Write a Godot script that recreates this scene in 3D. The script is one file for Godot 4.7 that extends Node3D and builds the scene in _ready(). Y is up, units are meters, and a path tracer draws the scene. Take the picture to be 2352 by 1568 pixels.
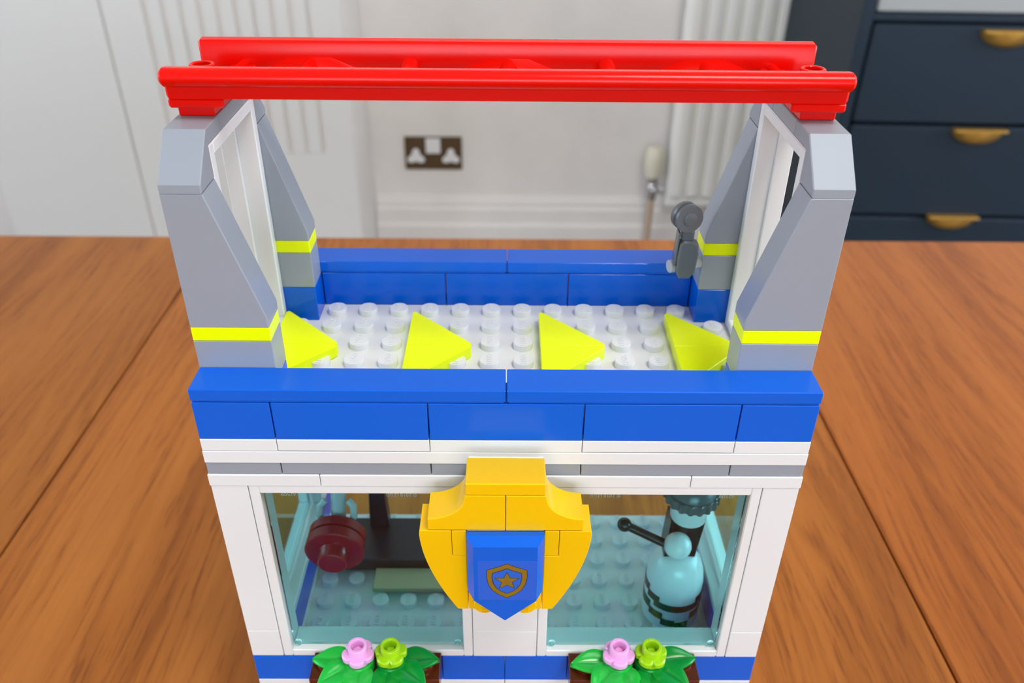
extends Node3D
# Toy brick building on a wooden dining table, in a room with daylight from windows behind and beside the camera.
# Toy shapes are written in millimetres: x to the side, y up from the top of the front parapet, z towards the viewer from the front wall.

const MM := 0.001
const TABLE := 0.75          # height of the table top
const TOP := 0.878           # height of the parapet's top face
const LOW := -128.0          # millimetres from the parapet's top down to the table

var taken := {}
var M := {}

# ---------------------------------------------------------------- mesh builder
class Shape:
	var v := PackedVector3Array()
	var n := PackedVector3Array()
	var t := PackedVector2Array()
	var x := Transform3D.IDENTITY

	func tri(a: Vector3, b: Vector3, c: Vector3, na: Vector3, nb: Vector3, nc: Vector3) -> void:
		if (b - a).cross(c - a).dot(na + nb + nc) > 0.0:
			var s := b; b = c; c = s
			s = nb; nb = nc; nc = s
		for p in [a, b, c]:
			v.append(x * p)
			t.append(Vector2(p.x, p.z))
		for q in [na, nb, nc]:
			n.append((x.basis * q).normalized())

	func quad(a: Vector3, b: Vector3, c: Vector3, d: Vector3, q: Vector3) -> void:
		tri(a, b, c, q, q, q)
		tri(a, c, d, q, q, q)

	# box with chamfered edges
	func box(lo: Vector3, hi: Vector3, e := 0.15) -> void:
		var c := (lo + hi) / 2.0
		var h := (hi - lo) / 2.0
		e = minf(e, minf(h.x, minf(h.y, h.z)) * 0.45)
		var k := h - Vector3(e, e, e)
		for ax in 3:
			var u := (ax + 1) % 3
			var w := (ax + 2) % 3
			for s: float in [-1.0, 1.0]:
				var q := Vector3.ZERO
				q[ax] = s
				var ps := []
				for su in [[-1, -1], [1, -1], [1, 1], [-1, 1]]:
					var p := Vector3.ZERO
					p[ax] = s * h[ax]; p[u] = su[0] * k[u]; p[w] = su[1] * k[w]
					ps.append(c + p)
				quad(ps[0], ps[1], ps[2], ps[3], q)
				for s2: float in [-1.0, 1.0]:
					var q2 := Vector3.ZERO
					q2[ax] = s; q2[u] = s2
					var a := Vector3.ZERO
					a[ax] = s * h[ax]; a[u] = s2 * k[u]; a[w] = -k[w]
					var b := a
					b[w] = k[w]
					var d := Vector3.ZERO
					d[ax] = s * k[ax]; d[u] = s2 * h[u]; d[w] = k[w]
					var f := d
					f[w] = -k[w]
					quad(c + a, c + b, c + d, c + f, q2.normalized())
		for sx: float in [-1.0, 1.0]:
			for sy: float in [-1.0, 1.0]:
				for sz: float in [-1.0, 1.0]:
					var q := Vector3(sx, sy, sz).normalized()
					tri(c + Vector3(sx * h.x, sy * k.y, sz * k.z), c + Vector3(sx * k.x, sy * h.y, sz * k.z), c + Vector3(sx * k.x, sy * k.y, sz * h.z), q, q, q)

	# (across, up) of an outline to a point; along is the extrusion axis
	static func at(axis: int, p: Vector2, d: float) -> Vector3:
		return Vector3(d, p.y, p.x) if axis == 0 else Vector3(p.x, d, p.y) if axis == 1 else Vector3(p.x, p.y, d)

	# an outline extruded along an axis, with chamfered rims; outline of axis 0 is (z, y), of 1 is (x, z), of 2 is (x, y)
	func prism(outline: Array, axis: int, lo: float, hi: float, e := 0.12, holes: Array = []) -> void:
		var p := PackedVector2Array(outline)
		if Geometry2D.is_polygon_clockwise(p):
			p.reverse()
		var m := p.size()
		var en := []       # outward normals of the edges
		for i in m:
			var g := (p[(i + 1) % m] - p[i]).normalized()
			en.append(Vector2(g.y, -g.x))
		var si := PackedVector2Array()
		for i in m:
			var a: Vector2 = en[(i + m - 1) % m]
			var b: Vector2 = en[i]
			var w := a + b
			si.append(p[i] - w * (e / maxf(0.35, w.length_squared() / 2.0)))
		var fix := 1.0 if (at(axis, Vector2(1, 0), 0).cross(at(axis, Vector2(0, 1), 0))).dot(at(axis, Vector2.ZERO, 1)) > 0 else 1.0
		var ids := Geometry2D.triangulate_polygon(si)
		var up := at(axis, Vector2.ZERO, 1.0)
		for k in range(0, ids.size(), 3):
			tri(at(axis, si[ids[k]], hi), at(axis, si[ids[k + 1]], hi), at(axis, si[ids[k + 2]], hi), up, up, up)
			tri(at(axis, si[ids[k]], lo), at(axis, si[ids[k + 1]], lo), at(axis, si[ids[k + 2]], lo), -up, -up, -up)
		for i in m:
			var j := (i + 1) % m
			var b: Vector2 = en[i]
			var na := b
			var nb := b
			var before: Vector2 = en[(i + m - 1) % m]
			var after: Vector2 = en[j]
			if before.dot(b) > 0.8: na = (before + b).normalized()
			if after.dot(b) > 0.8: nb = (after + b).normalized()
			var A := at(axis, na, 0.0) * fix
			var B := at(axis, nb, 0.0) * fix
			tri(at(axis, p[i], lo + e), at(axis, p[j], lo + e), at(axis, p[j], hi - e), A, B, B)
			tri(at(axis, p[i], lo + e), at(axis, p[j], hi - e), at(axis, p[i], hi - e), A, B, A)
			if e > 0.0:
				for s: float in [-1.0, 1.0]:
					var d0 := hi - e if s > 0 else lo + e
					var d1 := hi if s > 0 else lo
					var qa := (A + up * s).normalized()
					var qb := (B + up * s).normalized()
					tri(at(axis, p[i], d0), at(axis, p[j], d0), at(axis, si[j], d1), qa, qb, qb)
					tri(at(axis, p[i], d0), at(axis, si[j], d1), at(axis, si[i], d1), qa, qb, qa)

	# profile of (radius, height) turned about y at c
	func lathe(profile: Array, c := Vector3.ZERO, segs := 28, a0 := 0.0, a1 := TAU) -> void:
		for k in profile.size() - 1:
			var p: Vector2 = profile[k]
			var q: Vector2 = profile[k + 1]
			if p.is_equal_approx(q): continue
			var g := (q - p).normalized()
			var f := Vector2(g.y, -g.x)
			var f0 := f
			var f1 := f
			if k > 0:
				var h: Vector2 = (p - (profile[k - 1] as Vector2)).normalized()
				if h.dot(g) > 0.75: f0 = (Vector2(h.y, -h.x) + f).normalized()
			if k + 2 < profile.size():
				var h: Vector2 = ((profile[k + 2] as Vector2) - q).normalized()
				if h.dot(g) > 0.75: f1 = (Vector2(h.y, -h.x) + f).normalized()
			for i in segs:
				var u0 := a0 + (a1 - a0) * i / segs
				var u1 := a0 + (a1 - a0) * (i + 1) / segs
				var d0 := Vector3(cos(u0), 0, sin(u0))
				var d1 := Vector3(cos(u1), 0, sin(u1))
				var y := Vector3.UP
				var pa := c + d0 * p.x + y * p.y
				var pb := c + d1 * p.x + y * p.y
				var qa := c + d0 * q.x + y * q.y
				var qb := c + d1 * q.x + y * q.y
				var na := d0 * f0.x + y * f0.y
				var nb := d1 * f0.x + y * f0.y
				var ma := d0 * f1.x + y * f1.y
				var mb := d1 * f1.x + y * f1.y
				if p.x > 0.0: tri(pa, pb, qb, na, nb, mb)
				if q.x > 0.0: tri(pa, qb, qa, na, mb, ma)

	func tube(path: Array, r: float, segs := 14, caps := true) -> void:
		var rings := []
		var side := Vector3.ZERO
		for k in path.size():
			var a: Vector3 = path[maxi(k - 1, 0)]
			var b: Vector3 = path[mini(k + 1, path.size() - 1)]
			var d := (b - a).normalized()
			if side == Vector3.ZERO:
				side = d.cross(Vector3.UP if absf(d.y) < 0.9 else Vector3.RIGHT).normalized()
			side = (side - d * side.dot(d)).normalized()
			var up := side.cross(d)
			var ring := []
			for i in segs:
				var w := TAU * i / segs
				ring.append(side * cos(w) + up * sin(w))
			rings.append(ring)
		for k in path.size() - 1:
			for i in segs:
				var j := (i + 1) % segs
				var a: Vector3 = rings[k][i]; var b: Vector3 = rings[k][j]
				var c: Vector3 = rings[k + 1][j]; var d: Vector3 = rings[k + 1][i]
				var p: Vector3 = path[k]; var q: Vector3 = path[k + 1]
				tri(p + a * r, p + b * r, q + c * r, a, b, c)
				tri(p + a * r, q + c * r, q + d * r, a, c, d)
		if caps:
			for k in [0, path.size() - 1]:
				var p: Vector3 = path[k]
				var d: Vector3 = (p - (path[1] if k == 0 else path[path.size() - 2])).normalized()
				for i in segs:
					tri(p, p + rings[k][i] * r, p + rings[k][(i + 1) % segs] * r, d, d, d)

	func ball(c: Vector3, r: float, segs := 18) -> void:
		var pr := []
		for k in 11:
			var w := -PI / 2 + PI * k / 10
			pr.append(Vector2(maxf(0.0, cos(w) * r), sin(w) * r))
		lathe(pr, c, segs)

	func text(words: String, size: float, depth: float, at_: Transform3D) -> void:
		var m := TextMesh.new()
		var f := SystemFont.new()
		f.font_names = PackedStringArray(["Droid Sans"])
		m.font = f
		m.text = words
		m.font_size = 32
		m.pixel_size = size / 32.0
		m.depth = depth
		m.curve_step = 2.0
		var a := m.get_mesh_arrays() if m.has_method("get_mesh_arrays") else m.surface_get_arrays(0)
		for s in m.get_surface_count():
			a = m.surface_get_arrays(s)
			var vs: PackedVector3Array = a[Mesh.ARRAY_VERTEX]
			var ns: PackedVector3Array = a[Mesh.ARRAY_NORMAL]
			var id: PackedInt32Array = a[Mesh.ARRAY_INDEX]
			for k in range(0, id.size(), 3):
				tri(at_ * vs[id[k]], at_ * vs[id[k + 1]], at_ * vs[id[k + 2]], at_.basis * ns[id[k]], at_.basis * ns[id[k + 1]], at_.basis * ns[id[k + 2]])

	func mesh(k := 1.0, from := Vector3.ZERO) -> ArrayMesh:
		var w := PackedVector3Array()
		w.resize(v.size())
		for i in v.size():
			w[i] = (v[i] - from) * k
		var a := []
		a.resize(Mesh.ARRAY_MAX)
		a[Mesh.ARRAY_VERTEX] = w
		a[Mesh.ARRAY_NORMAL] = n
		a[Mesh.ARRAY_TEX_UV] = t
		var m := ArrayMesh.new()
		m.add_surface_from_arrays(Mesh.PRIMITIVE_TRIANGLES, a)
		return m

# ---------------------------------------------------------------- nodes
func numbered(called: String, parent: Node) -> String:
	var key := "%d/%s" % [parent.get_instance_id(), called]
	var k: int = taken.get(key, 0)
	taken[key] = k + 1
	return called if k == 0 else "%s_%03d" % [called, k]

func put(called: String, m: Mesh, mat: Material, parent: Node = self, at := Vector3.ZERO) -> MeshInstance3D:
	var o := MeshInstance3D.new()
	o.name = numbered(called, parent)
	o.mesh = m
	o.material_override = mat
	o.position = at
	parent.add_child(o, true)
	return o

func holder(called: String, at: Vector3, parent: Node = self) -> Node3D:
	var o := Node3D.new()
	o.name = numbered(called, parent)
	o.position = at
	parent.add_child(o, true)
	return o

func tag(o: Node, label: String, category := "", group := "", kind := "") -> Node:
	if label: o.set_meta("label", label)
	if category: o.set_meta("category", category)
	if group: o.set_meta("group", group)
	if kind: o.set_meta("kind", kind)
	return o

func plastic(c: Color, rough := 0.2, spec := 0.5) -> StandardMaterial3D:
	var m := StandardMaterial3D.new()
	m.albedo_color = c
	m.roughness = rough
	m.metallic_specular = spec
	return m

func V(x: float, y: float, z: float) -> Vector3:
	return Vector3(x, y, z)

func P2(l: Array) -> Array:
	var o := []
	for p in l: o.append(Vector2(p[0], p[1]))
	return o

# a toy part given in millimetres, under a parent whose own place is `from` (millimetres)
const BASE := Vector3(0, LOW, -32)
func part(called: String, s: Shape, mat: Material, parent: Node, from := BASE) -> MeshInstance3D:
	return put(called, s.mesh(MM, from), mat, parent)

func brick(called: String, mat: Material, parent: Node, x0: float, x1: float, y0: float, y1: float, z0: float, z1: float, gap := 0.07, e := 0.16) -> MeshInstance3D:
	var s := Shape.new()
	s.box(V(x0 + gap, y0 + 0.02, z0 + gap), V(x1 - gap, y1 - 0.02, z1 - gap), e)
	return part(called, s, mat, parent)

# ---------------------------------------------------------------- scene
func _ready() -> void:
	sky_and_camera()
	materials()
	room()
	furniture()
	table()
	building()
	inside()

func sky_and_camera() -> void:
	var cam := Camera3D.new()
	cam.name = "camera"
	add_child(cam)
	var at := CameraAttributesPhysical.new()
	at.frustum_focal_length = 29.42
	at.frustum_near = 0.01
	at.frustum_far = 50.0
	at.frustum_focus_distance = 0.176
	at.exposure_aperture = 22.0
	cam.attributes = at
	cam.position = Vector3(0.0, TOP + 0.09898, 0.13586)
	cam.rotation = Vector3(-0.570036, -0.007628, 0.009973)
	cam.current = true

	var env := Environment.new()
	env.background_mode = Environment.BG_SKY
	var sky := Sky.new()
	var sm := ProceduralSkyMaterial.new()
	sm.sky_top_color = Color(0.62, 0.74, 0.92)
	sm.sky_horizon_color = Color(0.86, 0.9, 0.95)
	sm.ground_horizon_color = Color(0.6, 0.6, 0.57)
	sm.ground_bottom_color = Color(0.35, 0.36, 0.32)
	sm.sky_energy_multiplier = 2.0
	sky.sky_material = sm
	env.sky = sky
	env.tonemap_mode = Environment.TONE_MAPPER_LINEAR
	env.tonemap_exposure = 1.02
	env.sdfgi_enabled = true
	env.ssao_enabled = true
	env.ssil_enabled = true
	var we := WorldEnvironment.new()
	we.name = "daylight"
	we.environment = env
	add_child(we)

	# daylight entering by the window behind the camera and the windows in the side walls
	window_light("window_light_front", Vector3(0.2, 1.5, 4.57), Vector2(3.0, 1.5), Vector3(0, 0, -1), 5.8)
	window_light("window_light_side", Vector3(2.57, 1.5, -0.1), Vector2(1.8, 1.5), Vector3(-1, 0, 0), 3.6)
	window_light("window_light_far_side", Vector3(-2.37, 1.5, -0.1), Vector2(1.8, 1.5), Vector3(1, 0, 0), 1.9)

func window_light(called: String, at: Vector3, size: Vector2, towards: Vector3, energy: float) -> void:
	var l := AreaLight3D.new()
	l.name = called
	add_child(l)
	l.area_size = size
	l.light_color = Color(0.97, 0.985, 1.0)
	l.light_energy = energy
	l.area_range = 8.0
	l.shadow_enabled = true
	l.look_at_from_position(at, at + towards, Vector3.UP)

func noise_texture(seed_: int, freq: float, lo: Color, hi: Color, size := 512) -> NoiseTexture2D:
	var n := FastNoiseLite.new()
	n.seed = seed_
	n.frequency = freq
	n.fractal_octaves = 4
	var t := NoiseTexture2D.new()
	t.noise = n
	t.width = size
	t.height = size
	t.seamless = true
	var g := Gradient.new()
	g.set_color(0, lo)
	g.set_color(1, hi)
	t.color_ramp = g
	return t

func materials() -> void:
	M.white = plastic(Color(0.895, 0.915, 0.925), 0.22)
	M.blue = plastic(Color(0.0, 0.375, 0.85), 0.17, 0.4)
	M.grey = plastic(Color(0.58, 0.615, 0.66), 0.24)
	M.grey_rough = plastic(Color(0.575, 0.61, 0.655), 0.42)
	M.neon = plastic(Color(0.93, 1.0, 0.0), 0.24, 0.35)
	M.red = plastic(Color(0.89, 0.035, 0.0), 0.2, 0.36)
	M.yellow = plastic(Color(0.955, 0.765, 0.02), 0.2, 0.42)
	M.brown = plastic(Color(0.32, 0.12, 0.05), 0.2)
	# each box holds two plants moulded in two different greens
	M.leaf = plastic(Color(0.13, 0.73, 0.25), 0.2)
	M.leaf_dark = plastic(Color(0.0, 0.56, 0.2), 0.2)
	M.pink = plastic(Color(0.94, 0.68, 0.91), 0.22)
	M.lime = plastic(Color(0.62, 0.82, 0.08), 0.22)
	M.dark_grey = plastic(Color(0.36, 0.385, 0.405), 0.25)
	M.black = plastic(Color(0.05, 0.055, 0.07), 0.25)
	M.navy = plastic(Color(0.07, 0.09, 0.17), 0.3)
	M.dark_red = plastic(Color(0.62, 0.0, 0.13), 0.22)
	M.light_grey = plastic(Color(0.68, 0.7, 0.72), 0.25)
	M.tan = plastic(Color(0.75, 0.7, 0.55), 0.25)
	M.gold = plastic(Color(0.55, 0.43, 0.1), 0.45, 0.35)
	M.ink = plastic(Color(0.16, 0.14, 0.1), 0.5)
	M.sticker = plastic(Color(0.11, 0.38, 0.84), 0.38)
	var g := StandardMaterial3D.new()
	g.albedo_color = Color(0.8, 0.995, 1.0, 0.0)
	g.metallic_specular = 0.36
	g.roughness = 0.02
	g.refraction_enabled = true
	g.refraction_scale = 0.025
	g.transparency = BaseMaterial3D.TRANSPARENCY_ALPHA
	M.pane = g
	M.pane_print = plastic(Color(0.55, 0.7, 0.72), 0.5)
	M.window_glass = plastic(Color(0.95, 0.97, 0.97, 0.06), 0.02)
	M.window_glass.transparency = BaseMaterial3D.TRANSPARENCY_ALPHA
	# room
	M.wall = plastic(Color(0.925, 0.905, 0.885), 0.75, 0.3)
	M.wall.albedo_texture = noise_texture(3, 0.012, Color(0.965, 0.965, 0.965), Color(1, 1, 1))
	M.wall.uv1_triplanar = true
	M.wall.uv1_world_triplanar = true
	M.paint = plastic(Color(0.83, 0.82, 0.8), 0.5, 0.4)
	M.ceiling = plastic(Color(0.9, 0.9, 0.89), 0.8, 0.2)
	M.carpet = plastic(Color(0.68, 0.63, 0.56), 0.95, 0.1)
	M.carpet.albedo_texture = noise_texture(9, 0.2, Color(0.8, 0.8, 0.8), Color(1, 1, 1))
	M.carpet.uv1_triplanar = true
	M.carpet.uv1_scale = Vector3(3, 3, 3)
	M.radiator = plastic(Color(0.93, 0.925, 0.9), 0.35)
	M.chest = plastic(Color(0.09, 0.155, 0.21), 0.5, 0.4)
	M.chest_dark = plastic(Color(0.09, 0.13, 0.175), 0.5, 0.4)
	M.brass = plastic(Color(0.85, 0.66, 0.33), 0.4)
	M.brass.metallic = 0.8
	M.bronze = plastic(Color(0.36, 0.28, 0.18), 0.4)
	M.bronze.metallic = 0.35
	M.chrome = plastic(Color(0.75, 0.75, 0.76), 0.15)
	M.chrome.metallic = 0.9
	M.copper = plastic(Color(0.76, 0.66, 0.55), 0.5)
	M.switch = plastic(Color(0.9, 0.9, 0.9), 0.35)
	M.valve = plastic(Color(0.87, 0.85, 0.77), 0.4)
	M.pale = plastic(Color(0.62, 0.63, 0.63), 0.6, 0.3)

func wood_image() -> ImageTexture:
	var w := 768
	var h := 1536
	var im := Image.create_empty(w, h, true, Image.FORMAT_RGB8)
	var a := FastNoiseLite.new(); a.seed = 11; a.frequency = 1.0; a.fractal_octaves = 4
	var b := FastNoiseLite.new(); b.seed = 23; b.frequency = 1.0; b.fractal_octaves = 2
	var c := FastNoiseLite.new(); c.seed = 37; c.frequency = 1.0; c.fractal_octaves = 2
	var base := Vector3(0.655, 0.385, 0.15)
	var dark := Vector3(0.44, 0.235, 0.085)
	var light := Vector3(0.74, 0.465, 0.21)
	for y in h:
		var v := float(y) / h
		for x in w:
			var u := float(x) / w
			var broad := a.get_noise_2d(u * 7.0 + sin(v * 5.0) * 0.25, v * 1.6)
			var band := b.get_noise_2d(u * 75.0 + broad * 3.0, v * 5.0)
			var pore := c.get_noise_2d(u * 270.0 + broad * 4.0, v * 32.0)
			var k := base.lerp(light, clampf(0.3 + broad * 0.75 + band * 0.35, 0.0, 1.0))
			k = k.lerp(dark, clampf(-broad * 0.35 - band * 0.3, 0.0, 0.4))
			k = k.lerp(dark, clampf((pore - 0.22) * 1.9, 0.0, 0.5) * clampf(0.6 - band - broad, 0.15, 1.0))
			im.set_pixel(x, y, Color(k.x, k.y, k.z))
	im.generate_mipmaps()
	return ImageTexture.create_from_image(im)

# ---------------------------------------------------------------- the room
func slab(called: String, lo: Vector3, hi: Vector3, mat: Material, e := 0.0, parent: Node = self) -> MeshInstance3D:
	var s := Shape.new()
	var c := Vector3((lo.x + hi.x) / 2, lo.y, (lo.z + hi.z) / 2)
	s.box(lo, hi, maxf(e, 0.0005))
	var o := put(called, s.mesh(1.0, c), mat, parent, c if parent == self else c)
	return o

func struct(o: Node) -> Node:
	o.set_meta("kind", "structure")
	return o

const XL := -2.4
const XR := 2.6
const ZB := -1.882
const ZF := 4.6
const CEIL := 2.45

func wall_with_opening(called: String, along: int, at: float, out: float, a0: float, a1: float, o0: float, o1: float, y0: float, y1: float) -> void:
	# along 0: the wall runs in x at z = at; along 2: it runs in z at x = at; out is its thickness outwards
	var s := Shape.new()
	for r in [[a0, o0, 0.0, CEIL], [o1, a1, 0.0, CEIL], [o0, o1, 0.0, y0], [o0, o1, y1, CEIL]]:
		var lo := Vector3(r[0], r[2], minf(at, at + out)) if along == 0 else Vector3(minf(at, at + out), r[2], r[0])
		var hi := Vector3(r[1], r[3], maxf(at, at + out)) if along == 0 else Vector3(maxf(at, at + out), r[3], r[1])
		s.box(lo, hi, 0.0005)
	struct(put(called, s.mesh(), M.wall))

func room_window(called: String, along: int, at: float, o0: float, o1: float, y0: float, y1: float) -> void:
	var mid := Vector3((o0 + o1) / 2, y0, at) if along == 0 else Vector3(at, y0, (o0 + o1) / 2)
	var w := holder(called, mid)
	struct(w)
	var fr := Shape.new()
	var half := (o1 - o0) / 2
	var h := y1 - y0
	var dim := func(a: float, b: float, c: float, d: float) -> void:
		if along == 0: fr.box(Vector3(a, c, 0.0), Vector3(b, d, 0.06), 0.004)
		else: fr.box(Vector3(0.0, c, a), Vector3(0.06, d, b), 0.004)
	dim.call(-half, -half + 0.06, 0.0, h)
	dim.call(half - 0.06, half, 0.0, h)
	dim.call(-half + 0.06, half - 0.06, 0.0, 0.06)
	dim.call(-half + 0.06, half - 0.06, h - 0.06, h)
	dim.call(-0.03, 0.03, 0.06, h - 0.06)
	put("window_frame", fr.mesh(), M.paint, w)
	var gl := Shape.new()
	if along == 0: gl.box(Vector3(-half + 0.05, 0.05, 0.027), Vector3(half - 0.05, h - 0.05, 0.033), 0.0005)
	else: gl.box(Vector3(0.027, 0.05, -half + 0.05), Vector3(0.033, h - 0.05, half - 0.05), 0.0005)
	put("pane", gl.mesh(), M.window_glass, w)

func ceiling_lamp(at: Vector3) -> void:
	# flush ceiling lamp: white rim, round glowing diffuser, and its light just below
	var h := holder("ceiling_lamp", at)
	tag(h, "round flush ceiling lamp with a white rim above the table", "lamp")
	var s := Shape.new()
	s.lathe(P2([[0.0, 0.0], [0.31, 0.0], [0.32, -0.01], [0.32, -0.05], [0.31, -0.055], [0.3, -0.055]]), Vector3.ZERO, 48)
	put("rim", s.mesh(), M.paint, h)
	s = Shape.new()
	s.lathe(P2([[0.3, -0.05], [0.28, -0.062], [0.15, -0.072], [0.0, -0.075]]), Vector3.ZERO, 48)
	var g := plastic(Color(0.95, 0.94, 0.9), 0.6)
	g.emission_enabled = true
	g.emission = Color(1.0, 0.96, 0.9)
	g.emission_energy_multiplier = 1.0
	put("diffuser", s.mesh(), g, h)
	var l := AreaLight3D.new()
	l.name = "lamp_light"
	h.add_child(l)
	l.area_size = Vector2(0.55, 0.55)
	l.light_color = Color(1.0, 0.985, 0.96)
	l.light_energy = 1.75
	l.area_range = 8.0
	l.shadow_enabled = true
	l.position = Vector3(0, -0.085, 0)
	l.rotation.x = -PI / 2

func room() -> void:
	ceiling_lamp(Vector3(0.5, CEIL, 0.6))
	struct(slab("floor", Vector3(XL - 0.15, -0.1, ZB - 0.15), Vector3(XR + 0.15, 0.0, ZF + 0.15), M.carpet))
	struct(slab("ceiling", Vector3(XL - 0.15, CEIL, ZB - 0.15), Vector3(XR + 0.15, CEIL + 0.1, ZF + 0.15), M.ceiling))
	struct(slab("wall_back", Vector3(XL - 0.15, 0.0, ZB - 0.15), Vector3(XR + 0.15, CEIL, ZB), M.wall))
	wall_with_opening("wall_left", 2, XL, -0.15, ZB, ZF, -1.0, 0.8, 0.75, 2.25)
	wall_with_opening("wall_right", 2, XR, 0.15, ZB, ZF, -1.0, 0.8, 0.75, 2.25)
	wall_with_opening("wall_front", 0, ZF, 0.15, XL - 0.15, XR + 0.15, -1.3, 1.7, 0.75, 2.25)
	room_window("window_1", 0, ZF + 0.06, -1.3, 1.7, 0.75, 2.25)
	room_window("window_2", 2, XR + 0.06, -1.0, 0.8, 0.75, 2.25)
	room_window("window_3", 2, XL - 0.12, -1.0, 0.8, 0.75, 2.25)

	# skirting board with a moulded top along the alcove
	var sk := Shape.new()
	sk.prism(P2([[0.0, 0.0], [0.03, 0.0], [0.03, 0.055], [0.022, 0.063], [0.022, 0.098], [0.013, 0.106], [0.015, 0.114], [0.008, 0.126], [0.0, 0.13]]), 0, -0.338, 2.6, 0.0)
	struct(put("baseboard_back", sk.mesh(), M.wall, self, Vector3(0, 0, ZB)))
	# chimney breast standing proud of the back wall, its face boarded, with vertical flutes
	var z0 := -1.65
	var cb := holder("wall_chimney", Vector3(-0.74, 0, z0))
	struct(cb)
	var X := func(x: float) -> float: return x + 0.74
	slab("breast", Vector3(-0.409, 0, ZB - z0 + 0.0), Vector3(0.4, CEIL, -0.006), M.wall, 0.002, cb)
	# plain board, then the fluted board built of slats between a head and a foot
	slab("board", Vector3(X.call(-1.149), 0.0, -0.006), Vector3(X.call(-0.826), CEIL, 0.0), M.paint, 0.003, cb)
	var foot := 0.323
	slab("board", Vector3(X.call(-0.822), 0.0, -0.006), Vector3(X.call(-0.34), foot, 0.0), M.paint, 0.0005, cb)
	slab("board", Vector3(X.call(-0.822), foot, -0.006), Vector3(X.call(-0.7405), CEIL, 0.0), M.paint, 0.0005, cb)
	slab("board", Vector3(X.call(-0.4015), foot, -0.006), Vector3(X.call(-0.34), CEIL, 0.0), M.paint, 0.0005, cb)
	var pitch := 0.0366
	for k in 9:
		var a: float = X.call(-0.7303) + pitch * k
		slab("slat", Vector3(a, foot, -0.006), Vector3(a + pitch - 0.0095, CEIL, 0.0), M.paint, 0.003, cb)

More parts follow.
